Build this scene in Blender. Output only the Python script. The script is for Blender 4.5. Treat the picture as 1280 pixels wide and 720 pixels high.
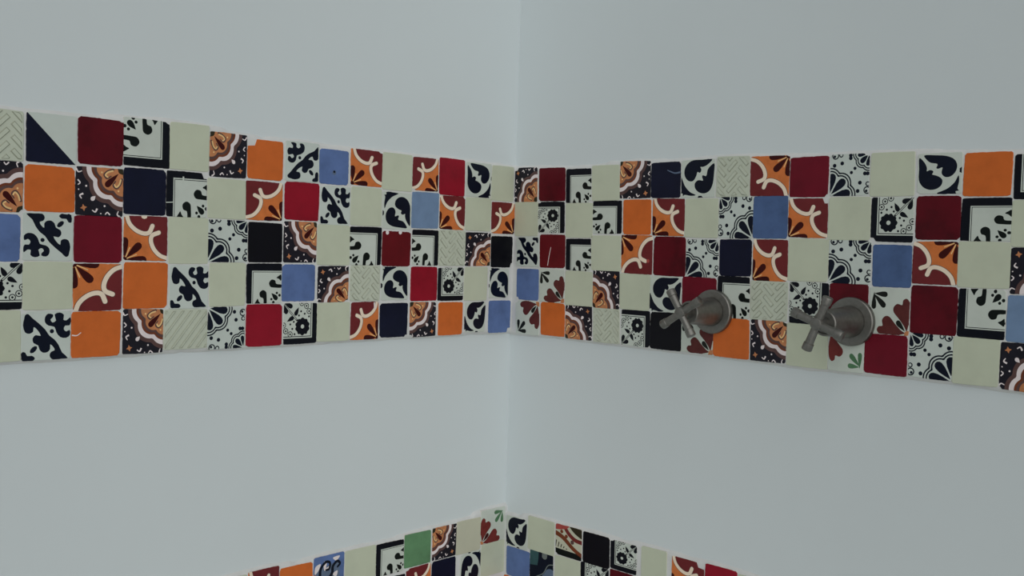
import bpy, math, random
import numpy as np
from mathutils import Vector, Matrix, noise
from mathutils.geometry import delaunay_2d_cdt

scene = bpy.context.scene
coll = scene.collection
for o in list(bpy.data.objects):
    bpy.data.objects.remove(o)

# ------------------------------------------------------------------ camera, light, exposure
# World: the room corner is the z axis; the left wall is the plane y=0 (x<0),
# the right wall the plane x=0 (y<0); the floor is z=0.
BAND_TOP = 1.40                      # height of the top of the upper tile band
FOCAL_PX = 1278.43
cam_data = bpy.data.cameras.new('camera')
cam_data.sensor_fit = 'HORIZONTAL'
cam_data.sensor_width = 36.0
cam_data.lens = FOCAL_PX / 1280.0 * 36.0
cam_data.clip_start = 0.02
cam = bpy.data.objects.new('camera', cam_data)
coll.objects.link(cam)
fwd = Vector((0.71834323, 0.69460648, -0.03879242))
rgt = Vector((0.69565906, -0.71771107, 0.03081052))
upv = Vector((0.00644056, 0.04911883, 0.99877218))
M = Matrix((rgt, upv, -fwd)).transposed().to_4x4()
M.translation = Vector((-1.15212, -1.11422, BAND_TOP - 0.12629))
cam.matrix_world = M
scene.camera = cam

world = bpy.data.worlds.new('world')
scene.world = world
world.use_nodes = True
bg = world.node_tree.nodes['Background']
bg.inputs['Color'].default_value = (0.95, 1.0, 1.0, 1)
bg.inputs['Strength'].default_value = 0.12

# soft daylight that comes in from the open side of the room, behind the photographer
sun_data = bpy.data.lights.new('daylight', 'SUN')
sun_data.angle = math.radians(85); sun_data.energy = 1.47; sun_data.color = (1.0, 0.995, 0.98)
sun = bpy.data.objects.new('daylight', sun_data); coll.objects.link(sun)
sun.location = (-2, -2.2, 2.4)
sun.rotation_euler = Vector((0.59, 0.765, -0.40)).to_track_quat('-Z', 'Y').to_euler()

vs = scene.view_settings
vs.view_transform = 'Standard'; vs.look = 'None'; vs.gamma = 1.0
vs.use_curve_mapping = False
vs.exposure = 0.0

# ------------------------------------------------------------------ materials
def lin(c):
    c /= 255.0
    return c / 12.92 if c <= 0.04045 else ((c + 0.055) / 1.055) ** 2.4
ALB = 1.90                            # photo value -> albedo under this light
def alb(rgb, k=ALB):
    return tuple(min(0.92, lin(v) * k) for v in rgb) + (1.0,)

MATS = {}
def pigment(name, rgb, mottle=0.15, rough=0.34, scale=60.0, rgb2=None, spec=0.22, bump=0.04, k=ALB):
    m = bpy.data.materials.new(name); m.use_nodes = True
    nt = m.node_tree; N = nt.nodes; L = nt.links
    b = N['Principled BSDF']
    b.inputs['Roughness'].default_value = rough
    b.inputs['Specular IOR Level'].default_value = spec
    tc = N.new('ShaderNodeTexCoord'); oi = N.new('ShaderNodeObjectInfo')
    add = N.new('ShaderNodeVectorMath'); add.operation = 'ADD'
    mul = N.new('ShaderNodeVectorMath'); mul.operation = 'SCALE'
    mul.inputs[0].default_value = (7.3, 3.1, 5.7)
    L.new(oi.outputs['Random'], mul.inputs['Scale'])
    L.new(tc.outputs['Object'], add.inputs[0]); L.new(mul.outputs[0], add.inputs[1])
    n1 = N.new('ShaderNodeTexNoise'); n1.inputs['Scale'].default_value = scale
    n1.inputs['Detail'].default_value = 4.0; n1.inputs['Roughness'].default_value = 0.6
    L.new(add.outputs[0], n1.inputs['Vector'])
    r = N.new('ShaderNodeValToRGB')
    c = tuple(max(0.0012, v - 0.006) for v in alb(rgb, k)[:3]) + (1.0,)   # what the gloss adds is left to the gloss
    lo = alb(rgb2, k) if rgb2 else tuple(v * (1 - mottle) for v in c[:3]) + (1,)
    hi = tuple(min(0.95, v * (1 + mottle * 0.7)) for v in c[:3]) + (1,)
    e = r.color_ramp.elements
    e[0].position = 0.28; e[0].color = lo
    e[1].position = 0.76; e[1].color = hi
    mid = r.color_ramp.elements.new(0.5); mid.color = c
    L.new(n1.outputs['Fac'], r.inputs['Fac']); L.new(r.outputs['Color'], b.inputs['Base Color'])
    n2 = N.new('ShaderNodeTexNoise'); n2.inputs['Scale'].default_value = 260.0
    n2.inputs['Detail'].default_value = 2.0
    L.new(add.outputs[0], n2.inputs['Vector'])
    bm = N.new('ShaderNodeBump'); bm.inputs['Strength'].default_value = bump
    bm.inputs['Distance'].default_value = 0.002
    L.new(n2.outputs['Fac'], bm.inputs['Height']); L.new(bm.outputs['Normal'], b.inputs['Normal'])
    MATS[name] = m
    return m

pigment('cream_glaze', (151, 156, 139), 0.06, scale=25)
pigment('warm_cream_glaze', (150, 150, 134), 0.06, scale=25)
pigment('darker_cream_glaze', (122, 126, 112), 0.10, scale=80)  # darker cream, only on the sloped sides of the relief bars
pigment('relief_cream_glaze', (150, 155, 142), 0.07, scale=40)
pigment('white_glaze', (153, 159, 152), 0.07, scale=30)
pigment('grey_white_glaze', (153, 160, 155), 0.06, scale=30)
pigment('orange_glaze', (158, 80, 36), 0.12, scale=35)
pigment('crimson_glaze', (110, 18, 31), 0.22, scale=35)
pigment('dark_crimson_glaze', (82, 15, 27), 0.20, scale=35)
pigment('red_glaze', (76, 18, 23), 0.20, scale=35)
pigment('maroon_glaze', (66, 11, 20), 0.42, scale=30)
pigment('navy_glaze', (16, 18, 33), 0.25, scale=40)
pigment('black_glaze', (9, 10, 17), 0.25, scale=40)
pigment('blue_glaze', (71, 89, 127), 0.22, scale=35)
pigment('deep_blue_glaze', (59, 77, 110), 0.22, scale=35)
pigment('light_blue_glaze', (88, 107, 132), 0.14, scale=35)
pigment('green_glaze', (74, 106, 77), 0.28, scale=35)
pigment('ink_black', (10, 14, 20), 0.2)
pigment('ink_navy', (12, 16, 27), 0.25)
pigment('ink_green_black', (14, 18, 17), 0.2)
pigment('brick_red_paint', (84, 31, 33), 0.14)
pigment('amber_paint', (160, 90, 48), 0.16, scale=80)
pigment('hook_cream_paint', (186, 171, 154), 0.06)
pigment('dark_red_paint', (46, 9, 12), 0.25)
pigment('soot_ground', (25, 24, 30), 0.25)
pigment('umber_paint', (70, 52, 50), 0.2)
pigment('russet_paint', (88, 46, 30), 0.2)
pigment('pale_pink_paint', (178, 170, 170), 0.05)
pigment('tan_paint', (148, 98, 66), 0.2, scale=90)
pigment('gold_paint', (182, 152, 106), 0.15)
pigment('olive_paint', (40, 36, 26), 0.2)
pigment('brown_petal_paint', (70, 34, 33), 0.25, scale=90)
pigment('rust_petal_paint', (88, 36, 34), 0.22, scale=90)
pigment('dark_leaf_paint', (22, 24, 22), 0.2)
pigment('green_leaf_paint', (62, 92, 66), 0.25, scale=90)
pigment('teal_paint', (42, 66, 68), 0.2, scale=90)
pigment('coral_paint', (130, 58, 54), 0.15)
pigment('steel_blue_paint', (74, 86, 104), 0.15)
pigment('grey_paint', (88, 94, 92), 0.2)
pigment('clay_body', (160, 154, 148), 0.15, rough=0.8)
pigment('grout_white', (164, 165, 164), 0.05, rough=0.85, scale=45, spec=0.2, bump=0.25)

def wall_paint(name, rgb):
    m = bpy.data.materials.new(name); m.use_nodes = True
    nt = m.node_tree; N = nt.nodes; L = nt.links
    b = N['Principled BSDF']; b.inputs['Roughness'].default_value = 0.72
    b.inputs['Specular IOR Level'].default_value = 0.25
    tc = N.new('ShaderNodeTexCoord')
    n1 = N.new('ShaderNodeTexNoise'); n1.inputs['Scale'].default_value = 3.0; n1.inputs['Detail'].default_value = 3
    L.new(tc.outputs['Object'], n1.inputs['Vector'])
    r = N.new('ShaderNodeValToRGB'); c = alb(rgb)
    e = r.color_ramp.elements
    e[0].position = 0.3; e[0].color = tuple(v * 0.985 for v in c[:3]) + (1,)
    e[1].position = 0.7; e[1].color = tuple(v * 1.012 for v in c[:3]) + (1,)
    L.new(n1.outputs['Fac'], r.inputs['Fac']); L.new(r.outputs['Color'], b.inputs['Base Color'])
    n2 = N.new('ShaderNodeTexNoise'); n2.inputs['Scale'].default_value = 9.0; n2.inputs['Detail'].default_value = 6
    n2.inputs['Roughness'].default_value = 0.55
    L.new(tc.outputs['Object'], n2.inputs['Vector'])
    bm = N.new('ShaderNodeBump'); bm.inputs['Strength'].default_value = 0.10; bm.inputs['Distance'].default_value = 0.006
    L.new(n2.outputs['Fac'], bm.inputs['Height']); L.new(bm.outputs['Normal'], b.inputs['Normal'])
    MATS[name] = m
    return m
wall_paint('painted_plaster', (162, 168.5, 170))
wall_paint('floor_cement', (150, 152, 148))

def brushed_metal():
    m = bpy.data.materials.new('brushed_nickel'); m.use_nodes = True
    nt = m.node_tree; N = nt.nodes; L = nt.links
    b = N['Principled BSDF']
    b.inputs['Metallic'].default_value = 1.0
    tc = N.new('ShaderNodeTexCoord')
    n = N.new('ShaderNodeTexNoise'); n.inputs['Scale'].default_value = 220; n.inputs['Detail'].default_value = 3
    L.new(tc.outputs['Object'], n.inputs['Vector'])
    r = N.new('ShaderNodeValToRGB'); e = r.color_ramp.elements
    e[0].position = 0.3; e[0].color = (0.215, 0.210, 0.193, 1); e[1].position = 0.7; e[1].color = (0.265, 0.258, 0.240, 1)
    L.new(n.outputs['Fac'], r.inputs['Fac']); L.new(r.outputs['Color'], b.inputs['Base Color'])
    mr = N.new('ShaderNodeMapRange'); mr.inputs['To Min'].default_value = 0.42; mr.inputs['To Max'].default_value = 0.54
    L.new(n.outputs['Fac'], mr.inputs['Value']); L.new(mr.outputs['Result'], b.inputs['Roughness'])
    MATS['brushed_nickel'] = m
brushed_metal()

# ------------------------------------------------------------------ mesh helpers
def mesh_obj(name, verts, faces, mats, idx=None, parent=None, smooth=False):
    me = bpy.data.meshes.new(name)
    me.from_pydata(verts, [], faces)
    for m in mats: me.materials.append(MATS[m])
    if idx is not None: me.polygons.foreach_set('material_index', idx)
    if smooth: me.polygons.foreach_set('use_smooth', [True] * len(me.polygons))
    me.update()
    o = bpy.data.objects.new(name, me); coll.objects.link(o)
    if parent: o.parent = parent
    return o

def box(name, lo, hi, mat, parent=None):
    (a, b, c), (d, e, f) = lo, hi
    v = [(a,b,c),(d,b,c),(d,e,c),(a,e,c),(a,b,f),(d,b,f),(d,e,f),(a,e,f)]
    fs = [(0,3,2,1),(4,5,6,7),(0,1,5,4),(1,2,6,5),(2,3,7,6),(3,0,4,7)]
    return mesh_obj(name, v, fs, [mat], parent=parent)

# ------------------------------------------------------------------ the room: two walls and the floor
WALL_LEN, WALL_TOP = 2.0, 2.5
wall_left = box('wall_left', (-WALL_LEN, 0, 0), (0, 0.12, WALL_TOP), 'painted_plaster')
wall_right = box('wall_right', (0, 0, 0), (WALL_LEN, 0.12, WALL_TOP), 'painted_plaster')
wall_right.rotation_euler = (0, 0, -math.pi / 2)
floor = box('floor', (-WALL_LEN, -WALL_LEN, -0.08), (0, 0, 0), 'floor_cement')
for o, lab, cat in ((wall_left, 'pale grey painted shower wall with tile bands and no taps', 'wall'),
                    (wall_right, 'pale grey painted shower wall with tile bands behind the two taps', 'wall'),
                    (floor, 'plain cement floor below the tiled shower corner', 'floor')):
    o['kind'] = 'structure'; o['label'] = lab; o['category'] = cat

TILE_Y, GROUT_Y = -0.0058, -0.0051     # fronts of the tiles and of the grout, out from the plaster

def grout_bed(parent, x0, x1, rows, seed):
    """white grout between and around the tiles of one band, feathered into the plaster;
    its upper and lower edges follow the tiles with a small margin"""
    def edge_line(row, k, pick):
        xs = np.linspace(x0, x1, 161); v = np.full(161, np.nan)
        for t in row:
            v[(xs * 1e3 >= t[1] - 3) & (xs * 1e3 <= t[2] + 3)] = t[k] / 1e3
        ok = ~np.isnan(v); v = np.interp(xs, xs[ok], v[ok])
        p = np.pad(v, 4, mode='edge')
        return xs, np.array([pick(p[i:i + 9]) for i in range(161)])
    xs, top = edge_line(rows[0], 4, lambda a: 0.5 * a.max() + 0.5 * a.mean())
    _, bot = edge_line(rows[-1], 3, lambda a: 0.5 * a.min() + 0.5 * a.mean())
    top += 0.0045 + BAND_TOP; bot += -0.0042 + BAND_TOP
    st = 0.0038
    nx = int((x1 - x0) / st) + 1; nz = int((top.max() - bot.min()) / st) + 1
    vs_, fs_ = [], []
    for j in range(nz + 1):
        for i in range(nx + 1):
            x = x0 + (x1 - x0) * i / nx
            zt = float(np.interp(x, xs, top)) + 0.0012 * noise.noise(Vector((x * 40, 3.0, seed)))
            zb = float(np.interp(x, xs, bot)) + 0.0012 * noise.noise(Vector((x * 40, 9.0, seed)))
            z = zb + (zt - zb) * j / nz
            edge = min(z - zb, zt - z)
            edge = min(edge, x - x0 if parent is wall_left else x1 - x)
            t = max(0.0, min(1.0, edge / 0.0050)); t = t * t * (3 - 2 * t)
            h = -GROUT_Y + 0.00055 * noise.noise(Vector((x * 95, z * 95, seed + 4)))
            vs_.append((x, -(h * t) + 0.0002 * (1 - t), z))
    w = nx + 1
    for j in range(nz):
        for i in range(nx):
            a = j * w + i
            fs_.append((a, a + 1, a + w + 1, a + w))
    return mesh_obj('grout', vs_, fs_, ['grout_white'], parent=parent, smooth=True)

# ------------------------------------------------------------------ painted designs on the unit square
# each design returns (ground pigment, [(polygon, pigment), ...]); later shapes lie on top
def smooth(pts, n=4):
    P = [np.array(p, float) for p in pts]; out = []; m = len(P)
    for i in range(m):
        a, b, c, d = P[i - 1], P[i], P[(i + 1) % m], P[(i + 2) % m]
        for k in range(n):
            t = k / n
            out.append(0.5 * (2*b + (c-a)*t + (2*a-5*b+4*c-d)*t*t + (3*b-a-3*c+d)*t**3))
    return [tuple(p) for p in out]

def curve(pts, n=5):
    P = [np.array(p, float) for p in pts]; P = [2*P[0]-P[1]] + P + [2*P[-1]-P[-2]]; out = []
    for i in range(1, len(P) - 2):
        a, b, c, d = P[i-1:i+3]
        for k in range(n):
            t = k / n
            out.append(0.5 * (2*b + (c-a)*t + (2*a-5*b+4*c-d)*t*t + (3*b-a-3*c+d)*t**3))
    out.append(P[-2])
    return out

def stroke(pts, w0, w1=None, n=5, cap=True):
    """a brush stroke along pts, width w0 -> w1, as one polygon"""
    if w1 is None: w1 = w0
    c = curve(pts, n); L, R = [], []
    for i, p in enumerate(c):
        d = c[min(i+1, len(c)-1)] - c[max(i-1, 0)]; d = d / (np.hypot(*d) + 1e-9)
        nrm = np.array((-d[1], d[0])); w = (w0 + (w1 - w0) * i / (len(c) - 1)) / 2
        L.append(p + nrm * w); R.append(p - nrm * w)
    end = []
    if cap:
        d = c[-1] - c[-2]; d = d / (np.hypot(*d) + 1e-9); nrm = np.array((-d[1], d[0])); r = w1 / 2
        end = [c[-1] + r * (math.cos(a) * nrm + math.sin(a) * d) for a in (0.6, 1.2, 1.9, 2.5)]
    return [tuple(p) for p in L + end + R[::-1]]

def circ(x, y, r, n=12, ry=None, rot=0.0):
    ry = ry or r; c, s = math.cos(rot), math.sin(rot)
    return [(x + r*math.cos(t)*c - ry*math.sin(t)*s, y + r*math.cos(t)*s + ry*math.sin(t)*c)
            for t in (2*math.pi*k/n for k in range(n))]

def drop(tx, ty, hx, hy, r):
    """a teardrop leaf: sharp tip at t, round head of radius r at h"""
    d = math.hypot(hx-tx, hy-ty); a = math.atan2(hy-ty, hx-tx)
    ux, uy = math.cos(a), math.sin(a)
    pr = [(0, 0), (0.35*d, 0.5*r), (0.72*d, 0.92*r), (d, r), (d+0.6*r, 0.8*r), (d+0.97*r, 0.3*r)]
    q = pr + [(p[0], -p[1]) for p in pr[:0:-1]]
    return [(tx + p[0]*ux - p[1]*uy, ty + p[0]*uy + p[1]*ux) for p in q]

def scallop(R, lobes, depth, n=26, cx=0.0, cy=0.0):
    """quarter disc about a corner with a scalloped rim"""
    pts = [(cx - 0.05, cy - 0.05)]
    for k in range(n + 1):
        t = -0.06 + (math.pi / 2 + 0.12) * k / n
        r = R * (1 - depth + depth * abs(math.cos(lobes * (t - math.pi / 4))))
        pts.append((cx + r * math.cos(t), cy + r * math.sin(t)))
    return pts
def cloud(dist, rad, n=30):
    """quarter flower about a corner: three round lobes meeting in cusps"""
    pts = [(-0.05, -0.05)]
    for k in range(n + 1):
        t = -0.06 + (math.pi / 2 + 0.12) * k / n; best = 0.0
        for la in (math.radians(3), math.pi / 4, math.radians(87)):
            c = dist * math.cos(t - la); q = rad * rad - (dist * math.sin(t - la)) ** 2
            if q > 0: best = max(best, c + math.sqrt(q))
        pts.append((best * math.cos(t), best * math.sin(t)))
    return pts
def mirror(p): return [(y, x) for x, y in p]
def flip(p): return [(1 - x, 1 - y) for x, y in p]

def d_fan():
    s = [(cloud(0.52, 0.37), 'umber_paint'), (cloud(0.50, 0.30), 'pale_pink_paint'),
         (cloud(0.44, 0.255), 'russet_paint'), (cloud(0.42, 0.225), 'umber_paint'),
         (cloud(0.38, 0.20), 'tan_paint')]
    s += [(drop(0.10, 0.10, 0.34, 0.34, 0.065), 'dark_red_paint')]
    for f in (lambda p: p, mirror):
        s += [(f(stroke([(0.20, 0.02), (0.33, 0.06), (0.42, 0.14), (0.36, 0.22), (0.27, 0.17)], 0.045, 0.03)), 'umber_paint'),
              (f(stroke([(0.22, 0.05), (0.33, 0.085), (0.39, 0.15), (0.34, 0.19)], 0.035, 0.03)), 'gold_paint'),
              (f(circ(0.47, 0.10, 0.022, 7)), 'gold_paint'),
              (f(stroke([(1.02, 0.05), (0.97, 0.12), (0.90, 0.10)], 0.035, 0.02)), 'pale_pink_paint'),
              (f(stroke([(0.98, 0.28), (0.93, 0.34), (0.97, 0.38)], 0.03, 0.022)), 'pale_pink_paint'),
              (f(stroke([(0.86, 0.56), (0.93, 0.60), (0.90, 0.66)], 0.04, 0.022)), 'pale_pink_paint'),
              (f(circ(0.80, 0.40, 0.022, 7)), 'pale_pink_paint'),
              (f(circ(0.96, 0.48, 0.016, 6)), 'pale_pink_paint')]
    s += [(drop(0.60, 0.60, 0.66, 0.66, 0.045), 'pale_pink_paint')]
    st = []
    for k in range(8):
        a = k * math.pi / 4 + 0.2; r = 0.075 if k % 2 == 0 else 0.035
        st.append((0.85 + r * math.cos(a), 0.85 + r * math.sin(a)))
    s += [(st, 'tan_paint'), (scallop(0.13, 3, 0.1, 8), 'olive_paint')]
    return 'soot_ground', s

def d_flower():
    h = [(0.05, 1.05), (0.12, 0.84), (0.27, 0.69), (0.45, 0.62), (0.58, 0.65), (0.65, 0.80)]
    s = [([(0.05, 1.05), (0.12, 0.84), (0.27, 0.69), (0.45, 0.62), (0.58, 0.64), (0.64, 0.58), (0.62, 0.45),
           (0.69, 0.27), (0.84, 0.12), (1.05, 0.05), (1.05, 1.05)], 'brick_red_paint')]
    for f in (lambda p: p, mirror):
        s.append((f(stroke(h, 0.115, 0.125)), 'umber_paint'))
    for f in (lambda p: p, mirror):
        s.append((f(stroke(h, 0.09, 0.10)), 'hook_cream_paint'))
    s += [(drop(0.05, 0.05, 0.33, 0.33, 0.085), 'dark_red_paint'),
          (drop(0.05, 0.03, 0.44, 0.02, 0.085), 'dark_red_paint'), (drop(0.03, 0.05, 0.02, 0.44, 0.085), 'dark_red_paint'),
          (stroke([(0.04, 0.03), (0.30, 0.14)], 0.022, cap=False), 'gold_paint'),
          (stroke([(0.03, 0.04), (0.14, 0.30)], 0.022, cap=False), 'gold_paint'),
          (scallop(0.09, 3, 0.1, 6), 'dark_red_paint')]
    return 'amber_paint', s

def d_frame(ink='ink_black'):
    s = [([(-.1, -.1), (0.16, -.1), (0.16, 1.1), (-.1, 1.1)], ink), ([(-.1, -.1), (1.1, -.1), (1.1, 0.16), (-.1, 0.16)], ink),
         ([(0.185, 0.185), (0.20, 0.185), (0.20, 1.1), (0.185, 1.1)], ink), ([(0.185, 0.185), (1.1, 0.185), (1.1, 0.20), (0.185, 0.20)], ink)]
    g = 'ink_green_black' if ink == 'ink_black' else ink
    for f in (lambda p: p, mirror):
        s += [(f(smooth([(0.52, 1.03), (0.50, 0.88), (0.41, 0.84), (0.39, 0.73), (0.48, 0.66), (0.58, 0.71), (0.60, 0.84), (0.60, 1.03)], 3)), g),
              (f(smooth([(0.26, 1.02), (0.30, 0.93), (0.34, 0.88), (0.37, 0.95), (0.42, 1.02)], 3)), g),
              (f(circ(0.74, 0.90, 0.035, 8)), g), (f(circ(0.98, 0.80, 0.04, 8)), g)]
    s += [(drop(0.74, 0.74, 0.87, 0.87, 0.065), g)]
    return 'white_glaze', s

def d_heart():
    k = 'ink_navy'
    a = [(0.91, 0.975), (0.62, 0.97), (0.35, 0.965), (0.18, 0.87), (0.10, 0.72), (0.11, 0.56), (0.20, 0.44), (0.32, 0.41), (0.40, 0.46),
         (0.458, 0.567), (0.485, 0.655), (0.55, 0.63), (0.59, 0.667), (0.595, 0.725), (0.57, 0.785), (0.65, 0.785), (0.78, 0.84)]
    b = [(0.975, 0.86), (0.97, 0.62), (0.94, 0.34), (0.85, 0.16), (0.70, 0.09), (0.54, 0.12), (0.43, 0.22), (0.41, 0.34), (0.47, 0.42),
         (0.55, 0.44), (0.655, 0.425), (0.625, 0.516), (0.645, 0.567), (0.745, 0.545), (0.78, 0.70), (0.86, 0.80)]
    c = [(0.0, 0.52), (0.06, 0.42), (0.13, 0.28), (0.28, 0.13), (0.45, 0.05), (0.30, 0.03), (0.12, 0.06), (0.07, 0.02), (0.05, 0.10), (-.02, 0.12)]
    return 'white_glaze', [(smooth(a, 3), k), (smooth(b, 3), k), (smooth(c, 3), k), ([(0.5, -.02), (0.66, -.02), (0.62, 0.03), (0.53, 0.03)], k)]

def d_scroll():
    k = 'ink_navy'
    main = [(0.08, 0.92), (0.14, 0.94), (0.22, 0.86), (0.35, 0.75), (0.48, 0.62), (0.56, 0.50), (0.66, 0.42), (0.75, 0.30), (0.82, 0.15),
            (0.94, 0.03), (0.78, 0.02), (0.62, 0.02), (0.57, 0.10), (0.60, 0.17), (0.67, 0.20), (0.64, 0.27), (0.58, 0.32), (0.58, 0.23),
            (0.53, 0.17), (0.44, 0.16), (0.37, 0.22), (0.34, 0.31), (0.25, 0.36), (0.23, 0.45), (0.29, 0.52), (0.39, 0.50), (0.33, 0.61),
            (0.25, 0.68), (0.24, 0.59), (0.17, 0.55), (0.08, 0.58), (0.04, 0.72), (0.06, 0.84)]
    fl = [(0.47, 0.87), (0.53, 0.94), (0.63, 0.92), (0.62, 0.86), (0.58, 0.82), (0.62, 0.76), (0.69, 0.80), (0.66, 0.92), (0.76, 0.96), (0.85, 0.91),
          (0.84, 0.81), (0.91, 0.80), (0.98, 0.86), (0.99, 0.76), (0.96, 0.69), (0.88, 0.69), (0.85, 0.62), (0.90, 0.57), (0.97, 0.60), (0.98, 0.50),
          (0.90, 0.44), (0.78, 0.46), (0.70, 0.56), (0.66, 0.67), (0.54, 0.70), (0.47, 0.77)]
    bl = [(0.02, 0.18), (0.09, 0.18), (0.13, 0.11), (0.22, 0.11), (0.28, 0.06), (0.24, 0.01), (0.12, 0.01), (0.03, 0.02)]
    return 'grey_white_glaze', [(smooth(main, 2), k), (smooth(fl, 2), k), (smooth(bl, 2), k), (circ(0.61, 0.585, 0.045, 8), k),
                           (circ(0.25, 0.23, 0.09, 9, 0.05, 0.78), k)]

def d_daisy():
    k = 'ink_navy'; g = 'grey_white_glaze'
    s = [(cloud(0.42, 0.26), k), (cloud(0.42, 0.225), g), (cloud(0.39, 0.22), k), (cloud(0.39, 0.185), g),
         (drop(0.03, 0.03, 0.315, 0.315, 0.10), k), (drop(0.06, 0.0, 0.44, 0.05, 0.10), k), (drop(0.0, 0.06, 0.05, 0.44, 0.10), k)]
    for d_, R, c in ((0.25, 0.175, k), (0.25, 0.145, g), (0.23, 0.14, k), (0.23, 0.11, g)):
        s.append((flip(cloud(d_, R, 24)), c))
    s += [(flip(drop(0.03, 0.03, 0.17, 0.17, 0.065)), k), (flip(drop(0.03, 0.0, 0.25, 0.03, 0.05)), k), (flip(drop(0.0, 0.03, 0.03, 0.25, 0.05)), k)]
    for x, y in ((0.55, 0.55), (0.64, 0.65)): s.append((circ(x, y, 0.042, 9), k))
    for x, y in ((0.90, 0.52), (0.78, 0.30), (0.73, 0.10), (0.52, 0.97)):
        s += [(circ(x, y, 0.05, 9), k), (circ(y, x, 0.05, 9), k)]
    for f in (lambda p: p, mirror):
        s += [(f(circ(0.97, 0.12, 0.095, 12)), k), (f(circ(0.97, 0.12, 0.065, 12)), g), (f(circ(0.95, 0.10, 0.035, 8)), k),
              (f(circ(0.98, 0.27, 0.06, 8)), k), (f(circ(0.985, 0.27, 0.035, 8)), g)]
    return g, s

def d_bouquet(ink='ink_black'):
    k = ink; g = 'white_glaze'
    s = [([(-.1, -.1), (0.15, -.1), (0.15, 1.1), (-.1, 1.1)], k), ([(-.1, -.1), (1.1, -.1), (1.1, 0.15), (-.1, 0.15)], k),
         ([(0.18, 0.18), (0.20, 0.18), (0.20, 1.1), (0.18, 1.1)], k), ([(0.18, 0.18), (1.1, 0.18), (1.1, 0.20), (0.18, 0.20)], k)]
    fl = []
    for i in range(36):
        t = 2 * math.pi * i / 36; r = 0.185 + 0.038 * abs(math.cos(5 * t))
        fl.append((0.43 + r * math.cos(t), 0.44 + r * math.sin(t)))
    s += [(fl, k), (circ(0.43, 0.44, 0.052, 9), g),
          (stroke([(0.57, 0.59), (1.0, 1.02)], 0.05, cap=False), k), (stroke([(0.60, 0.62), (1.0, 1.02)], 0.02, cap=False), g)]
    for f in (lambda p: p, mirror):
        s += [(f(drop(0.56, 0.90, 0.64, 0.75, 0.055)), k), (f(drop(0.97, 0.99, 0.80, 0.93, 0.06)), k)]
        for x, y in ((0.33, 0.93), (0.25, 0.80), (0.47, 1.0)):
            s += [(f(circ(x, y, 0.075, 10)), k), (f(circ(x, y, 0.055, 10)), g), (f(circ(x, y, 0.026, 7)), k)]
        for x, y in ((0.38, 0.74), (0.49, 0.80), (0.25, 0.67), (0.55, 0.70)):
            s.append((f(circ(x, y, 0.028, 7)), k))
    return g, s

def d_petal(pet='brown_petal_paint', leaf='dark_leaf_paint'):
    s = []
    hp = [(0.10, 0.06), (0.22, 0.02), (0.45, -.02), (0.70, 0.0), (0.80, 0.08), (0.76, 0.17), (0.66, 0.19), (0.68, 0.31), (0.60, 0.40), (0.49, 0.39), (0.36, 0.26), (0.20, 0.12)]
    s += [(smooth(hp, 3), pet), (mirror(smooth(hp, 3)), pet), (drop(0.10, 0.10, 0.27, 0.27, 0.06), 'dark_red_paint' if leaf != 'dark_leaf_paint' else leaf),
          (scallop(0.13, 3, 0.1, 6), 'tan_paint')]
    s += [(drop(0.88, 0.90, 0.87, 0.62, 0.06), leaf), (drop(0.88, 0.92, 0.64, 0.66, 0.065), leaf), (drop(0.92, 0.90, 0.60, 0.90, 0.06), leaf)]
    return 'white_glaze', s

def d_triangle():
    return 'grey_white_glaze', [([(-.1, 1.06), (-.1, -.1), (1.0, -.1), (0.97, 0.0), (0.0, 0.97)], 'navy_glaze')]

def d_bluegarden():
    s = [([(0.0, 0.0), (0.85, 0.0), (0.85, 0.80), (0.0, 0.62)], 'steel_blue_paint'),
         (smooth([(0.05, 0.75), (0.22, 0.80), (0.14, 0.62), (0.03, 0.55)]), 'pale_pink_paint'), (smooth([(0.32, 0.84), (0.42, 0.80), (0.40, 0.66), (0.55, 0.72), (0.50, 0.60), (0.34, 0.60)]), 'pale_pink_paint'),
         (smooth([(0.62, 0.90), (0.84, 0.92), (0.80, 0.84), (0.72, 0.80)]), 'pale_pink_paint'), (smooth([(0.62, 0.45), (0.78, 0.52), (0.74, 0.36)]), 'pale_pink_paint'),
         (stroke([(0.20, 0.40), (0.22, 0.66), (0.38, 0.82), (0.52, 0.78), (0.50, 0.62), (0.40, 0.60)], 0.09, 0.06), 'ink_navy'),
         (stroke([(0.44, 0.30), (0.60, 0.48), (0.62, 0.66), (0.76, 0.78), (0.86, 0.70), (0.78, 0.62)], 0.10, 0.06), 'ink_navy'),
         (smooth([(-.05, 0.50), (0.10, 0.48), (0.20, 0.30), (0.22, -.05), (-.05, -.05)]), 'amber_paint'),
         (smooth([(0.22, 0.30), (0.34, 0.36), (0.38, 0.20), (0.28, 0.10)]), 'coral_paint')]
    return 'blue_glaze', s

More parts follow.
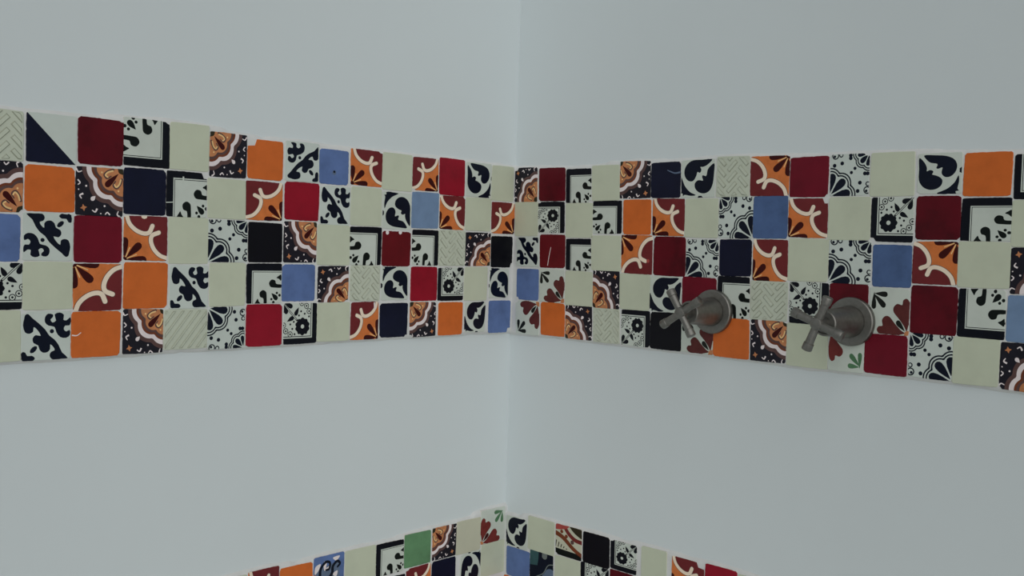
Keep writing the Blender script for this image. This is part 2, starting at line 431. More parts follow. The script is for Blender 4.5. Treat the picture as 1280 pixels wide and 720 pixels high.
def d_ribbon():
    # canonical: red ribbon in the bottom-left corner turned up by the code's corner
    s = [([(-.05, -.05), (1.05, -.05), (1.05, 0.19), (-.05, 0.22)], 'ink_green_black'),
         (stroke([(-.05, 0.72), (0.30, 0.60), (0.70, 0.32), (1.05, 0.16)], 0.15, 0.12, cap=False), 'russet_paint'),
         (stroke([(0.30, 1.05), (0.48, 0.80), (0.75, 0.62), (1.05, 0.58)], 0.13, cap=False), 'rust_petal_paint'),
         (smooth([(0.55, 1.05), (0.66, 0.88), (0.86, 0.76), (1.05, 0.72), (1.05, 1.05)]), 'olive_paint'),
         ([(-.05, 0.80), (0.0, 1.05), (0.62, 1.05), (0.44, 0.90), (0.20, 0.83)], 'coral_paint'),
         (circ(0.25, 0.78, 0.06, 9), 'russet_paint'), (circ(0.43, 0.66, 0.06, 9), 'russet_paint'), (circ(0.66, 0.52, 0.07, 9), 'umber_paint')]
    for i in range(5):
        s.append((stroke([(0.02 + 0.10 * i, 0.26), (0.05 + 0.10 * i, 0.46 - 0.05 * i)], 0.035), 'olive_paint'))
    return 'warm_cream_glaze', s

def d_arches():
    s = [([(-.05, 0.55), (-.05, 1.05), (0.45, 1.05), (0.42, 0.60)], 'teal_paint'),
         (circ(0.62, 0.95, 0.12, 10), 'grey_paint'),
         (smooth([(0.55, 0.35), (0.80, 0.58), (1.05, 0.50), (1.05, -.05), (0.5, -.05)]), 'steel_blue_paint'),
         (smooth([(0.55, -.05), (0.58, 0.24), (0.80, 0.20), (0.85, -.05)]), 'coral_paint'),
         (stroke([(0.05, -.05), (0.20, 0.25), (0.55, 0.45), (0.75, 0.72), (1.05, 0.80)], 0.16, cap=False), 'ink_navy'),
         (stroke([(0.45, 1.05), (0.42, 0.70), (0.30, 0.40), (-.05, 0.45)], 0.15, cap=False), 'ink_navy'),
         (stroke([(0.10, -.05), (0.24, 0.20), (0.58, 0.40), (0.78, 0.68), (1.05, 0.75)], 0.03, cap=False), 'grey_paint')]
    return 'ink_navy', s

def d_curl():
    s = [(stroke([(0.55, 0.80), (0.85, 0.90), (1.05, 0.95)], 0.10), 'grey_paint'), (stroke([(0.70, 0.60), (0.85, 0.80), (0.98, 0.70)], 0.06), 'grey_paint'),
         ([(0.9, 0.3), (1.1, 0.3), (1.1, 1.1), (0.94, 1.1)], 'grey_paint')]
    return 'cream_glaze', s

PLAIN = {'C': 'cream_glaze', 'C2': 'warm_cream_glaze', 'O': 'orange_glaze', 'CR': 'crimson_glaze', 'RD': 'red_glaze', 'DC': 'dark_crimson_glaze', 'B2': 'deep_blue_glaze', 'MR': 'maroon_glaze',
         'NV': 'navy_glaze', 'BK': 'black_glaze', 'BL': 'blue_glaze', 'LB': 'light_blue_glaze', 'GR': 'green_glaze'}
DESIGN = {'D': (d_fan, 0), 'R': (d_flower, 0), 'F': (d_frame, 0), 'H': (d_heart, 2), 'S': (d_scroll, 2), 'Y': (d_daisy, 0), 'B': (d_bouquet, 0),
          'N': (d_petal, 0), 'NG': (lambda: d_petal('rust_petal_paint', 'green_leaf_paint'), 0), 'T': (d_triangle, 0),
          'P': (d_bluegarden, 0), 'Q': (d_ribbon, 3), 'M': (d_arches, 3), 'U': (d_curl, 0)}
LABEL = {'C': 'plain cream tile', 'C2': 'plain beige tile', 'O': 'plain orange tile', 'CR': 'plain crimson tile', 'RD': 'plain red tile', 'DC': 'plain dark crimson tile', 'B2': 'plain deep blue tile',
         'MR': 'plain maroon tile', 'NV': 'plain navy tile', 'BK': 'plain blue-black tile', 'BL': 'plain blue tile', 'LB': 'plain light blue tile',
         'GR': 'plain green tile', 'D': 'black tile with a scalloped orange and white quarter flower', 'R': 'orange and brick red tile with cream hooks',
         'F': 'white tile with a dark two-sided border and leaf drops', 'H': 'white tile with a navy split heart leaf',
         'S': 'white tile with navy scrollwork', 'Y': 'white tile with navy outlined quarter daisies', 'B': 'white tile with a black flower and two-sided black border',
         'N': 'cream tile with brown petals and dark leaves', 'NG': 'cream tile with rust petals and green leaves',
         'T': 'white tile with a navy triangle', 'P': 'blue tile with navy scrolls and an orange patch', 'Q': 'cream tile with rust ribbons and dots',
         'M': 'tile with navy arches, teal and coral patches', 'U': 'cream tile with a grey curl',
         'Z': 'cream tile with a raised herringbone relief', 'G': 'cream tile with raised diagonal ribs'}
CORNER = {'BL': 0, 'BR': 1, 'TR': 2, 'TL': 3}
CACHE = {}
def design(code):
    if code not in CACHE: CACHE[code] = DESIGN[code][0]()
    return CACHE[code]

def turn(p, k):
    a = np.array(p, float)
    for _ in range(k % 4): a = np.stack([1 - a[:, 1], a[:, 0]], 1)
    return a

def inside(pts, poly):
    x, y = pts[:, 0][:, None], pts[:, 1][:, None]
    x0, y0 = poly[:, 0][None], poly[:, 1][None]
    x1, y1 = np.roll(poly[:, 0], -1)[None], np.roll(poly[:, 1], -1)[None]
    cr = (y0 > y) != (y1 > y)
    with np.errstate(divide='ignore', invalid='ignore'):
        xi = x0 + (y - y0) * (x1 - x0) / (y1 - y0)
    # winding, so that strokes that cross themselves stay filled
    w = np.where(cr & (x < xi), np.where(y1 > y0, 1, -1), 0).sum(1)
    return w != 0

def outline(rng, w, h, rad, rag, shear, chips):
    """hand-cut tile edge in metres about the tile centre; chips: corner -> (size x, size y)"""
    pts = []
    hw, hh = w / 2, h / 2
    cor = [(-hw, -hh), (hw, -hh), (hw, hh), (-hw, hh)]
    cor = [(x + rng.uniform(-.0005, .0005), y + rng.uniform(-.0005, .0005)) for x, y in cor]
    for i in range(4):
        a, b = np.array(cor[i]), np.array(cor[(i + 1) % 4])
        ra = rad * rng.uniform(0.4, 1.6); rb = rad * rng.uniform(0.4, 1.6)
        n = 18; L = np.hypot(*(b - a)); d = (b - a) / L; nr = np.array((d[1], -d[0]))
        ph = rng.uniform(0, 50)
        for k in range(n + 1):
            t = ra + (L - ra - rb) * k / n
            amp = rag * (noise.noise(Vector((t * 420, ph, i))) * 0.7 + noise.noise(Vector((t * 1300, ph, i + 7))) * 0.5)
            bow = 0.0003 * math.sin(math.pi * t / L)
            pts.append(a + d * t + nr * (amp * (0.3 if k in (0, n) else 1) + bow))
    P = np.array(pts)
    for c, (sx, sy) in (chips or {}).items():
        ix = -1 if c in ('BL', 'TL') else 1; iy = -1 if c in ('BL', 'BR') else 1
        m = ((P[:, 0] * ix > hw - sx) & (P[:, 1] * iy > hh - sy))
        P[m, 1] = np.minimum(P[m, 1] * iy, hh - sy + (P[m, 0] * ix - (hw - sx)) * -0.12) * iy
    P[:, 0] -= shear * P[:, 1]
    return P

def clip_rect(poly, w, h):
    out = [tuple(p) for p in poly]
    for ax, sg, lim in ((0, 1, w), (0, -1, w), (1, 1, h), (1, -1, h)):
        src, out = out, []
        for i in range(len(src)):
            a, b = src[i], src[(i + 1) % len(src)]
            da, db = lim - sg * a[ax], lim - sg * b[ax]
            if da >= 0: out.append(a)
            if (da >= 0) != (db >= 0):
                t = da / (da - db); out.append((a[0] + t*(b[0]-a[0]), a[1] + t*(b[1]-a[1])))
        if not out: return []
    return out

def make_tile(parent, code, x0, x1, z0, z1, rng, shear=0.0, chips=None, marks=None):
    kind, _, corner = code.partition(':')
    w, h = x1 - x0, z1 - z0
    dark = kind in ('NV', 'BK', 'O', 'BL', 'CR', 'RD', 'MR', 'DC', 'B2')
    O = outline(rng, w, h, 0.0020 if dark else 0.0011, 0.00056 if kind not in ('C', 'Z', 'G') else 0.0002, shear, chips)
    shapes = []
    if kind in PLAIN: ground = PLAIN[kind]
    elif kind in ('Z', 'G'): ground = 'relief_cream_glaze'
    else:
        ground, shp = design(kind); k = (CORNER.get(corner, 0) - DESIGN[kind][1]) % 4
        jx, jy, js = rng.uniform(-.02, .02), rng.uniform(-.02, .02), rng.uniform(0.98, 1.04)
        for p, m in shp:
            a = (turn(p, k) - 0.5) * js
            a = np.stack([(a[:, 0] + jx) * w, (a[:, 1] + jy) * h], 1); a[:, 0] -= shear * a[:, 1]
            shapes.append((a, m))
    for p, m in (marks or []):
        a = np.array(p, float) - 0.5
        shapes.append((np.stack([a[:, 0] * w, a[:, 1] * h], 1), m))
    S = 1000.0
    vs2, es = [], []
    for p in [O] + [s[0] for s in shapes]:
        b = len(vs2); n = len(p)
        vs2 += [Vector((float(q[0] * S), float(q[1] * S))) for q in p]
        es += [(b + i, b + (i + 1) % n) for i in range(n)]
    r = delaunay_2d_cdt(vs2, es, [], 0, 1e-3)
    V = np.array([(v.x, v.y) for v in r[0]]) / S
    T = np.array([f for f in r[2]])
    cen = V[T].mean(1)
    keep = inside(cen, O)
    T, cen = T[keep], cen[keep]
    names = [ground]; mi = np.zeros(len(T), int)
    for p, m in shapes:
        if m not in names: names.append(m)
        lo, hi = p.min(0), p.max(0)
        cand = np.nonzero(((cen >= lo) & (cen <= hi)).all(1))[0]
        if len(cand): mi[cand[inside(cen[cand], p)]] = names.index(m)
    used = np.unique(T); remap = -np.ones(len(V), int); remap[used] = np.arange(len(used))
    T = remap[T]; V = V[used]
    # turn all triangles the same way round
    a, b, c = V[T[:, 0]], V[T[:, 1]], V[T[:, 2]]
    neg = ((b-a)[:, 0] * (c-a)[:, 1] - (b-a)[:, 1] * (c-a)[:, 0]) < 0
    T[neg] = T[neg][:, ::-1]
    verts = [(float(x), TILE_Y, float(z)) for x, z in V]
    faces = [tuple(int(i) for i in t) for t in T]; idx = [int(i) for i in mi]
    # rounded rim and body behind the painted face
    cnt = {}
    for fi, t in enumerate(faces):
        for i in range(3): cnt[(t[i], t[(i + 1) % 3])] = fi
    rim = [(e, f) for e, f in cnt.items() if (e[1], e[0]) not in cnt]
    nv = {}
    for (i, j), f in rim:
        d = V[j] - V[i]; d = d / (np.hypot(*d) + 1e-12); nn = np.array((d[1], -d[0]))
        for q in (i, j): nv[q] = nv.get(q, np.zeros(2)) + nn
    ring = {}
    for q, nn in nv.items():
        nn = nn / (np.hypot(*nn) + 1e-9); p1 = V[q] + nn * 0.0005
        ring[q] = (len(verts), len(verts) + 1)
        verts += [(float(p1[0]), TILE_Y + 0.0005, float(p1[1])), (float(p1[0]), 0.0, float(p1[1]))]
    names.append('clay_body'); cb = len(names) - 1
    for (i, j), f in rim:
        a1, a2 = ring[i]; b1, b2 = ring[j]
        faces += [(j, i, a1, b1), (b1, a1, a2, b2)]; idx += [idx[f], cb]
    # moulded relief
    if kind in ('Z', 'G'):
        names.append('darker_cream_glaze'); pc = len(names) - 1
        bars = []
        if kind == 'Z':
            cw = 0.0162; flipz = rng.random() < 0.5
            off = rng.uniform(-.003, .003)
            for ci in range(-2, 3):
                sg = 1 if (ci % 2 == 0) != flipz else -1
                for bi in range(-4, 5):
                    bars.append((ci * cw + off, bi * 0.0138 + (0.0069 if ci % 2 else 0), sg * math.radians(46), 0.0180, 0.0058))
        else:
            for bi in range(-6, 7):
                bars.append((bi * 0.0105, 0, math.radians(52), 0.12, 0.0034))
        for cx, cz, an, ln, th in bars:
            ca, sa = math.cos(an), math.sin(an)
            def rect(l, t): return [(cx + u*ca - v*sa, cz + u*sa + v*ca) for u, v in ((-l/2, -t/2), (l/2, -t/2), (l/2, t/2), (-l/2, t/2))]
            lo = clip_rect(rect(ln, th), w/2 - 0.0012, h/2 - 0.0012)
            if len(lo) < 3: continue
            m = np.mean(lo, 0); sc = 0.0
            top = []
            n = len(lo)
            for p in lo:
                d = np.array(p) - m
                u, v = d[0]*ca + d[1]*sa, -d[0]*sa + d[1]*ca
                u -= math.copysign(min(0.0012, abs(u)*.5), u); v -= math.copysign(min(0.0011, abs(v)*.6), v)
                top.append((m[0] + u*ca - v*sa, m[1] + u*sa + v*ca))
            b = len(verts)
            verts += [(p[0], TILE_Y + 0.0001, p[1]) for p in lo] + [(p[0], TILE_Y - 0.0009, p[1]) for p in top]
            faces.append(tuple(b + n + i for i in range(n))); idx.append(0)
            for i in range(n):
                faces.append((b + i, b + (i+1) % n, b + n + (i+1) % n, b + n + i)); idx.append(pc)
    o = mesh_obj('tile', verts, faces, names, idx, parent)
    o.location = ((x0 + x1) / 2, 0, BAND_TOP + (z0 + z1) / 2)
    o['label'] = LABEL[kind]
    return o

# ------------------------------------------------------------------ tile tables: (design, x0, x1, z0, z1) in mm on the wall,
# x to the right as one faces the wall (0 = room corner), z from the top of the upper band
LEFT = [
  [("Z",-789.1,-741.9,-51.5,-0.3), ("T",-737.9,-686.8,-51.3,0.1), ("MR",-684.6,-634.9,-48.8,0.9), ("F:BR",-633.5,-579.8,-46.3,5.9), ("C",-578.7,-530.1,-46.9,7.1), ("D:TL",-527.8,-479.5,-51.2,1.1), ("O",-477.1,-427.5,-50.0,-2.6), ("S:TL",-423.3,-372.5,-49.3,0.6), ("BL",-371.0,-325.4,-49.0,-4.6), ("R:BL",-321.0,-268.9,-47.7,-0.4), ("C",-267.4,-214.6,-50.8,-0.4), ("R:BR",-213.1,-166.2,-48.2,-1.7), ("CR",-163.1,-113.4,-51.4,0.9), ("H:TL",-110.0,-58.4,-50.7,-0.5), ("C",-56.5,-9.4,-53.8,-1.3)],
  [("D:BR",-790.1,-742.1,-104.2,-52.8), ("O",-738.9,-687.8,-102.1,-54.8), ("D:TR",-686.0,-634.9,-104.4,-52.4), ("NV",-633.0,-583.6,-100.8,-49.7), ("F:TL",-581.6,-532.1,-101.2,-49.5), ("C",-529.9,-479.3,-100.9,-53.8), ("R:BR",-478.2,-426.8,-100.7,-53.6), ("CR",-423.2,-371.6,-98.4,-50.9), ("S:TR",-368.7,-321.2,-102.6,-52.1), ("C",-319.5,-268.5,-101.7,-50.9), ("H:BR",-265.7,-214.9,-104.2,-54.2), ("LB",-213.4,-163.7,-101.2,-51.1), ("R:BL",-160.4,-111.3,-101.1,-53.2), ("C",-109.6,-57.1,-101.0,-52.5), ("R:BR",-54.3,-5.2,-103.5,-56.9)],
  [("BL",-791.1,-743.9,-155.5,-107.6), ("S:BL",-741.1,-689.6,-153.9,-104.8), ("DC",-687.5,-634.9,-155.9,-105.8), ("R:BL",-631.7,-580.7,-152.5,-103.4), ("C",-578.7,-528.8,-155.6,-102.1), ("Y:BL",-528.3,-475.9,-153.1,-103.2), ("BK",-473.6,-426.0,-152.9,-104.6), ("D:TR",-423.1,-373.9,-152.3,-101.1), ("C",-371.9,-320.5,-155.4,-103.7), ("F:TR",-319.2,-266.7,-154.9,-103.9), ("RD",-264.7,-214.4,-155.5,-108.6), ("F:TR",-210.8,-162.3,-153.8,-104.0), ("Z",-160.9,-108.6,-154.5,-102.9), ("D:BR",-107.5,-55.7,-154.0,-104.7), ("BK",-53.8,-7.5,-155.4,-109.2)],
  [("B:BL",-789.9,-741.3,-206.0,-157.9), ("C",-740.1,-688.5,-205.9,-156.1), ("R:TL",-687.6,-634.0,-208.3,-157.6), ("O",-631.3,-579.7,-206.8,-155.2), ("S:TR",-576.6,-527.7,-209.3,-158.4), ("C",-525.6,-476.9,-206.5,-155.0), ("F:TL",-475.2,-425.9,-203.9,-155.4), ("BL",-424.1,-374.9,-202.2,-155.9), ("D:BR",-370.0,-321.6,-204.6,-157.5), ("Z",-318.1,-267.3,-203.9,-156.0), ("H:BR",-265.1,-217.1,-203.1,-157.7), ("CR",-211.2,-162.8,-205.1,-157.1), ("B:BL",-160.6,-110.3,-205.8,-158.0), ("C",-107.9,-60.3,-206.6,-156.4), ("H:BR",-55.6,-14.1,-202.9,-158.5)],
  [("C",-790.9,-741.9,-259.7,-206.4), ("S:TR",-741.1,-690.3,-259.7,-208.4), ("O",-688.6,-635.0,-259.6,-210.5), ("D:TR",-631.4,-583.6,-258.5,-209.0), ("G",-582.7,-527.7,-256.5,-209.2), ("Y:TL",-526.6,-477.3,-258.1,-208.4), ("CR",-474.6,-423.9,-257.7,-206.4), ("B:BR",-420.4,-370.9,-257.1,-205.9), ("C",-369.1,-317.8,-256.3,-205.7), ("R:BR",-315.2,-268.8,-256.3,-206.0), ("NV",-265.6,-216.8,-255.1,-208.0), ("D:TL",-211.5,-163.2,-256.2,-207.8), ("O",-157.8,-110.4,-256.0,-208.7), ("H:TR",-105.1,-62.8,-253.7,-208.9), ("BL",-55.5,-7.7,-256.3,-207.9)],
]
RIGHT = [
  [("D:BR",5.1,52.2,-53.8,-2.2), ("MR",56.5,108.8,-53.1,-4.4), ("F:TL",111.1,158.4,-56.0,-7.7), ("C",160.5,210.4,-53.8,-3.8), ("D:TL",211.6,264.4,-51.0,0.0), ("NV",266.0,313.8,-50.5,-3.5), ("H:TR",316.3,368.6,-51.2,-1.7), ("Z",371.4,420.2,-50.7,0.4), ("R:TR",421.3,475.3,-50.2,-1.2), ("DC",477.6,527.4,-52.5,-4.5), ("Y:BL",530.4,578.1,-51.6,-3.1), ("C",580.3,631.9,-52.9,-3.4), ("H:TL",636.1,684.2,-51.0,-6.6), ("O",686.8,735.7,-53.8,-7.9), ("F:BL",739.0,786.3,-58.6,-11.7)],
  [("C",7.4,55.5,-106.3,-55.0), ("B:TR",56.7,108.7,-101.2,-55.5), ("C",112.1,163.6,-107.6,-57.2), ("F:TR",164.1,216.1,-100.7,-54.5), ("O",219.6,267.5,-101.0,-53.4), ("R:BL",271.0,322.5,-102.6,-52.9), ("C",323.8,375.1,-104.1,-53.5), ("Y:BR",377.2,426.4,-104.4,-51.9), ("B2",428.0,475.5,-103.7,-51.8), ("R:BL",477.7,528.7,-101.8,-54.8), ("C",530.5,582.7,-104.2,-54.1), ("B:BL",583.2,632.6,-105.0,-54.7), ("MR",636.2,684.8,-101.6,-54.5), ("F:TL",686.3,737.2,-102.9,-56.7), ("C",738.6,787.1,-108.3,-59.1)],
  [("S:BL",12.8,59.9,-153.4,-107.9), ("RD",62.5,112.2,-153.3,-104.8), ("F:TL",114.9,162.0,-156.1,-109.9), ("C",164.1,216.6,-153.8,-104.2), ("R:TL",218.7,271.7,-156.6,-103.3), ("MR",274.8,326.7,-156.6,-104.9), ("Y:BL",328.8,377.5,-156.7,-108.0), ("NV",380.8,427.0,-153.1,-106.5), ("R:BL",429.7,477.9,-157.1,-106.3), ("C",479.0,532.0,-155.7,-104.1), ("Y:BL",532.8,585.0,-156.2,-104.6), ("B2",587.8,633.3,-157.3,-109.8), ("R:TR",634.6,683.7,-151.4,-104.9), ("C",684.6,739.1,-153.0,-103.4), ("D:BR",739.4,787.9,-158.0,-109.2)],
  [("BL",15.9,61.1,-204.2,-157.8), ("N:BR",63.2,113.2,-205.6,-156.5), ("C",115.5,167.2,-208.2,-156.9), ("D:BL",168.7,217.5,-208.3,-154.9), ("C",217.2,270.1,-206.7,-156.7), ("H:TR",270.7,321.5,-206.6,-158.5), ("DC",324.4,376.7,-206.3,-157.5), ("F:TL",379.4,426.4,-206.9,-154.0), ("Z",428.5,480.2,-206.3,-158.1), ("B:BR",483.4,534.0,-207.4,-156.7), ("MR",536.4,583.5,-207.4,-156.3), ("N:BR",586.7,632.6,-211.4,-159.5), ("MR",634.7,686.1,-207.3,-154.5), ("F:BL",687.8,735.9,-207.6,-155.3), ("LB",738.9,786.5,-208.8,-160.2)],
  [("N:TR",15.7,64.3,-257.6,-207.3), ("O",68.2,116.1,-255.7,-206.7), ("D:BL",118.3,168.6,-256.7,-207.0), ("Z",171.6,219.3,-257.4,-208.3), ("B:TR",223.7,272.4,-256.9,-207.7), ("BK",273.6,324.2,-257.9,-207.7), ("N:BR",325.6,374.6,-257.5,-207.5), ("O",376.0,428.0,-258.3,-208.7), ("D:TR",430.9,480.3,-258.7,-207.4), ("C",481.7,535.7,-260.3,-208.1), ("NG:TL",537.7,582.0,-260.2,-209.5), ("DC",582.3,632.4,-258.4,-213.2), ("Y:BR",635.6,683.3,-257.3,-208.5), ("C",684.4,732.9,-258.8,-208.1), ("D:BR",733.3,782.0,-259.9,-210.3)],
]
LOW_LEFT = [
  [("NG:BL",-57.5,-5.5,-583.6,-532.0), ("C2",-108.5,-58.7,-590.2,-540.1), ("D:TL",-156.5,-109.8,-588.6,-541.8), ("GR",-210.3,-160.8,-589.2,-542.0), ("F:TL",-261.0,-211.5,-591.5,-546.2), ("C",-314.3,-261.8,-594.1,-545.1), ("P:BL",-365.7,-316.9,-593.3,-544.3), ("O",-417.8,-367.9,-596.8,-547.8), ("R:BL",-463.5,-419.1,-592.1,-543.1)],
  [("C",-55.4,-3.2,-634.9,-585.2), ("H:BL",-98.9,-57.5,-639.9,-590.9), ("NV",-156.5,-109.4,-640.1,-591.1), ("R:BR",-205.1,-159.0,-640.9,-591.9)],
]
LOW_RIGHT = [
  [("H:TR",9.7,54.2,-591.3,-544.7), ("C",56.4,110.4,-586.9,-536.9), ("Q:TL",113.4,162.7,-582.2,-537.1), ("BK",166.4,215.3,-582.1,-536.8), ("B:BL",217.9,263.8,-578.1,-538.1), ("C",272.9,314.9,-583.7,-534.7), ("R:BL",324.3,375.2,-585.7,-536.7), ("CR",377.1,425.1,-583.7,-534.7)],
  [("BL",11.8,60.9,-638.1,-593.2), ("M:TL",62.5,109.4,-637.1,-588.1), ("C",113.7,162.8,-633.3,-584.3), ("B:BL",164.1,215.2,-631.2,-582.2), ("MR",218.6,263.8,-629.3,-580.3)],
]

PITCH = 52.2
RND = ['C', 'O', 'C', 'CR', 'D', 'R', 'C', 'F', 'S', 'BL', 'Y', 'C', 'NV', 'H', 'B', 'Z', 'MR', 'C', 'R', 'D', 'LB', 'N']
CS = ['BL', 'BR', 'TR', 'TL']
def any_tile(rng):
    k = rng.choice(RND)
    return k if k in PLAIN or k in 'Z' else k + ':' + rng.choice(CS)

# bare patches and scratches in the glaze (unit square of the tile)
W = 'pale_pink_paint'
MARKS = {('L', 4, 2): [(stroke([(0.0, 0.50), (0.10, 0.49), (0.18, 0.55)], 0.03, 0.015), W)],
         ('R', 2, 1): [(stroke([(0.33, 0.05), (0.38, 0.35), (0.44, 0.62)], 0.025, 0.02), W)],
         ('R', 0, 5): [(stroke([(1.0, 0.71), (0.82, 0.69), (0.66, 0.74), (0.56, 0.78)], 0.05, 0.02), 'steel_blue_paint')],
         ('R', 2, 4): [(circ(0.88, 0.34, 0.05, 9), 'coral_paint')],
         ('L', 4, 9): [(stroke([(0.84, 1.0), (0.85, 0.85)], 0.05, 0.04), W)],
         ('L', 0, 8): [(circ(0.5, 0.33, 0.07, 10), 'steel_blue_paint'), (circ(0.5, 0.36, 0.04, 8), 'ink_navy')],
         ('R', 2, 0): [], ('L', 1, 4): [([(-.1, 0.28), (0.15, 0.30), (0.15, 0.32), (-.1, 0.30)], 'white_glaze'), ([(0.38, 0.78), (0.42, 0.78), (0.42, 0.90), (0.38, 0.90)], 'white_glaze')],
         ('L', 2, 10): [(circ(0.16, 0.97, 0.06, 8), W), (circ(0.62, 0.99, 0.06, 8), W)],
         ('L', 2, 3): [(circ(0.45, 1.0, 0.07, 8, 0.05), 'hook_cream_paint')]}
CHIPS = {('L', 0, 6): {'TL': (0.010, 0.0075)}, ('L', 1, 4): {'TR': (0.005, 0.006)}, ('L', 0, 2): {'TR': (0.004, 0.0012)},
         ('R', 0, 0): {'TL': (0.006, 0.004)}, ('R', 1, 9): {'TR': (0.006, 0.006)}, ('R', 1, 11): {'BL': (0.005, 0.004)},
         ('R', 3, 0): {'BL': (0.004, 0.003)}, ('L', 4, 14): {'BR': (0.007, 0.006)}, ('L', 2, 14): {'BR': (0.004, 0.006)},
         ('r', 0, 6): {'TR': (0.012, 0.006)}, ('L', 3, 14): {'BR': (0.003, 0.002)}}

def chance_chip(rng, code):
    if code.partition(':')[0] in ('C', 'C2', 'Z', 'G') or rng.random() > 0.22: return None
    return {rng.choice(CS): (rng.uniform(.002, .0045), rng.uniform(.0012, .003))}

def settle(rows):
    """keep a joint of at least 1.4 mm between neighbours"""
    R = [[list(t) for t in row] for row in rows]
    g = 1.4
    for row in R:
        row.sort(key=lambda t: t[1])
        for a, b in zip(row, row[1:]):
            ov = g - (b[1] - a[2])
            if ov > 0: a[2] -= ov / 2; b[1] += ov / 2
    for r in range(len(R) - 1):
        for a in R[r]:
            for b in R[r + 1]:
                if min(a[2], b[2]) - max(a[1], b[1]) > 4:
                    ov = g - (a[3] - b[4])
                    if ov > 0: a[3] += ov / 2; b[4] -= ov / 2
    return R

def lay(parent, tag, rows, seed, shear_fn):
    for r, row in enumerate(settle(rows)):
        for t in row:
            code, x0, x1, z0, z1 = t[:5]
            key = t[5] if len(t) > 5 else None
            if parent is wall_left: x1 = min(x1, -5.0)
            else: x0 = max(x0, 5.0)
            rng = random.Random(seed * 7919 + r * 131 + int(x0 * 3))
            make_tile(parent, code, x0 / 1e3, x1 / 1e3, z0 / 1e3, z1 / 1e3, rng, shear_fn(x0),
                      CHIPS.get(key) or chance_chip(rng, code), MARKS.get(key))

def full(rows, tag, sign, n_rows, col_to, z_top):
    """number the measured tiles and carry the band on past them"""
    rng = random.Random(5 + ord(tag))
    out = [[tuple(t) + ((tag, r, c),) for c, t in enumerate(row)] for r, row in enumerate(rows)]
    while len(out) < n_rows: out.append([])
    for r in range(n_rows):
        row = out[r]
        far = max([abs(t[1]) if sign < 0 else t[2] for t in row], default=5.0)
        while far < col_to * PITCH:
            a = far + 2.6; b = a + PITCH - 2.6 + rng.uniform(-1.2, 1.2)
            top = z_top - r * (PITCH - 0.6) + rng.uniform(-.8, .8); bot = top - PITCH + 3.0 + rng.uniform(-.8, .8)
            near = [t for rr in (r - 1,) if rr >= 0 for t in out[rr] if (t[1] < sign * (a + b) / 2 < t[2])]
            if near: top = min(top, near[0][3] - 2.0)
            code = 'U' if (tag == 'l' and r == 2 and far < 30) else any_tile(rng)
            row.append((code, -b, -a, bot, top) if sign < 0 else (code, a, b, bot, top))
            far = b
    return out

for parent, tag, rows, sign, cols, z_top, seed, shear_fn in (
        (wall_left, 'L', LEFT, -1, 18, -1.0, 1, lambda x: 0.0),
        (wall_right, 'R', RIGHT, 1, 18, -6.0, 2, lambda x: 0.035 * max(0.0, 1 - x / 650.0)),
        (wall_left, 'l', LOW_LEFT, -1, 13, -545.0, 3, lambda x: 0.0),
        (wall_right, 'r', LOW_RIGHT, 1, 13, -536.0, 4, lambda x: 0.02)):
    rows = full(rows, tag, sign, 5, cols, z_top)
    lay(parent, tag, rows, seed, shear_fn)
    end = (cols + 0.6) * PITCH / 1e3
    grout_bed(parent, -end if sign < 0 else 0.0, 0.0 if sign < 0 else end, rows, float(seed))

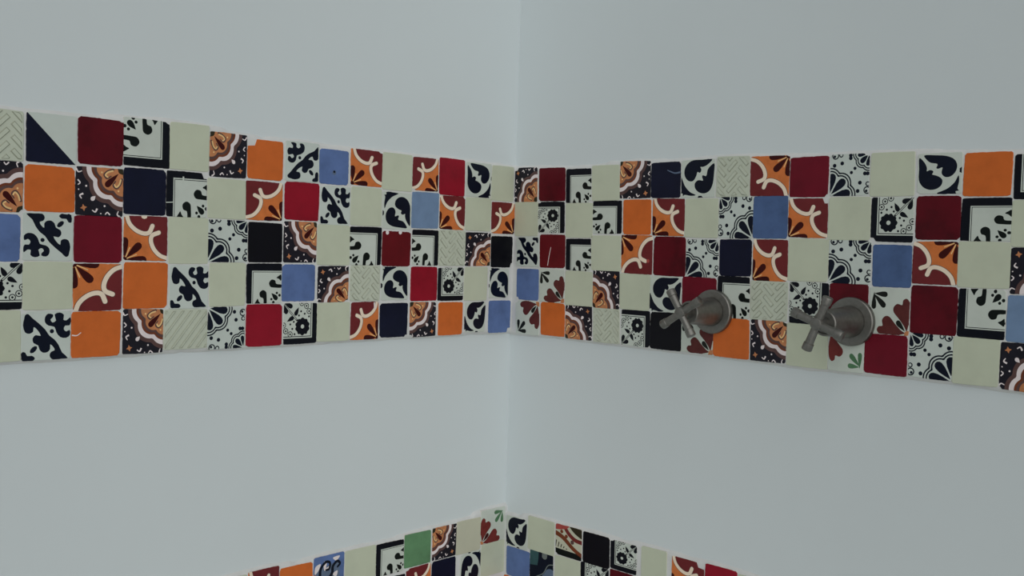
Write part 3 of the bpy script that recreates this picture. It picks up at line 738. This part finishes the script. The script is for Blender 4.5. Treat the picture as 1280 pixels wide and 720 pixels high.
# ------------------------------------------------------------------ the two shower taps
def lathe(name, prof, parent, seg=48):
    """prof: (radius, distance out from the wall) pairs, turned about the tap's axis"""
    v, f = [], []
    for r, d in prof:
        for k in range(seg):
            a = 2 * math.pi * k / seg
            v.append((r * math.cos(a), -d, r * math.sin(a)))
    for i in range(len(prof) - 1):
        for k in range(seg):
            k2 = (k + 1) % seg
            f.append((i*seg + k, (i+1)*seg + k, (i+1)*seg + k2, i*seg + k2))
    f.append(tuple(range(seg))); f.append(tuple((len(prof)-1)*seg + k for k in reversed(range(seg))))
    o = mesh_obj(name, v, f, ['brushed_nickel'], parent=parent, smooth=True)
    m = o.data
    m.polygons[len(m.polygons)-1].use_smooth = False
    try: m.set_sharp_from_angle(angle=math.radians(32))
    except Exception: pass
    return o

def arm(parent, ang, origin, length):
    prof = [(0.0044, 0.0), (0.0046, 0.012), (0.0049, length - 0.0098), (0.0049, length - 0.0092), (0.0058, length - 0.0086),
            (0.0060, length - 0.0015), (0.0056, length - 0.0004), (0.0048, length)]
    o = lathe('arm', prof, parent, 24)
    d = Vector((math.cos(ang), 0, math.sin(ang)))
    o.rotation_euler = Vector((0, -1, 0)).rotation_difference(d).to_euler()
    o.location = origin
    return o

def shower_tap(x, z, ang, out, label):
    """out: how far the stem is drawn forward of the shortest setting"""
    root = bpy.data.objects.new('shower_tap', None); coll.objects.link(root)
    root.location = (0, -x, BAND_TOP + z); root.rotation_euler = (0, 0, -math.pi / 2)
    root.empty_display_size = 0.03
    root['label'] = label; root['category'] = 'tap'; root['group'] = 'brushed metal shower taps'
    b = 0.0052
    lathe('escutcheon', [(0.0288, b), (0.0290, 0.010), (0.0286, 0.0118), (0.0274, 0.0128), (0.0205, 0.0132), (0.0192, 0.0132), (0.0190, 0.0126),
                         (0.0186, 0.0126)], root)
    lathe('sleeve', [(0.0186, 0.0122), (0.0184, 0.0150), (0.0148, 0.0625 + out), (0.0144, 0.0640 + out), (0.0132, 0.0648 + out),
                     (0.0120, 0.0648 + out), (0.0112, 0.0630 + out)], root)
    lathe('neck', [(0.0070, 0.0628 + out), (0.0068, 0.0760 + out)], root, 28)
    hy = 0.0805 + out
    hub = lathe('cross_handle', [(0.0066, hy - 0.0055), (0.0074, hy - 0.004), (0.0074, hy + 0.0030), (0.0066, hy + 0.0046), (0.0045, hy + 0.0054)], root, 28)
    for k in range(4):
        arm(hub, ang + k * math.pi / 2, (0, -hy, 0), 0.0330)
    return root

shower_tap(0.3747, -0.2010, math.radians(32.0), 0.0, 'brushed metal cross-handle tap between the blue-black tile and orange tile')
shower_tap(0.5655, -0.2003, math.radians(68.5), 0.0105, 'brushed metal cross-handle tap above the tile with green leaves')
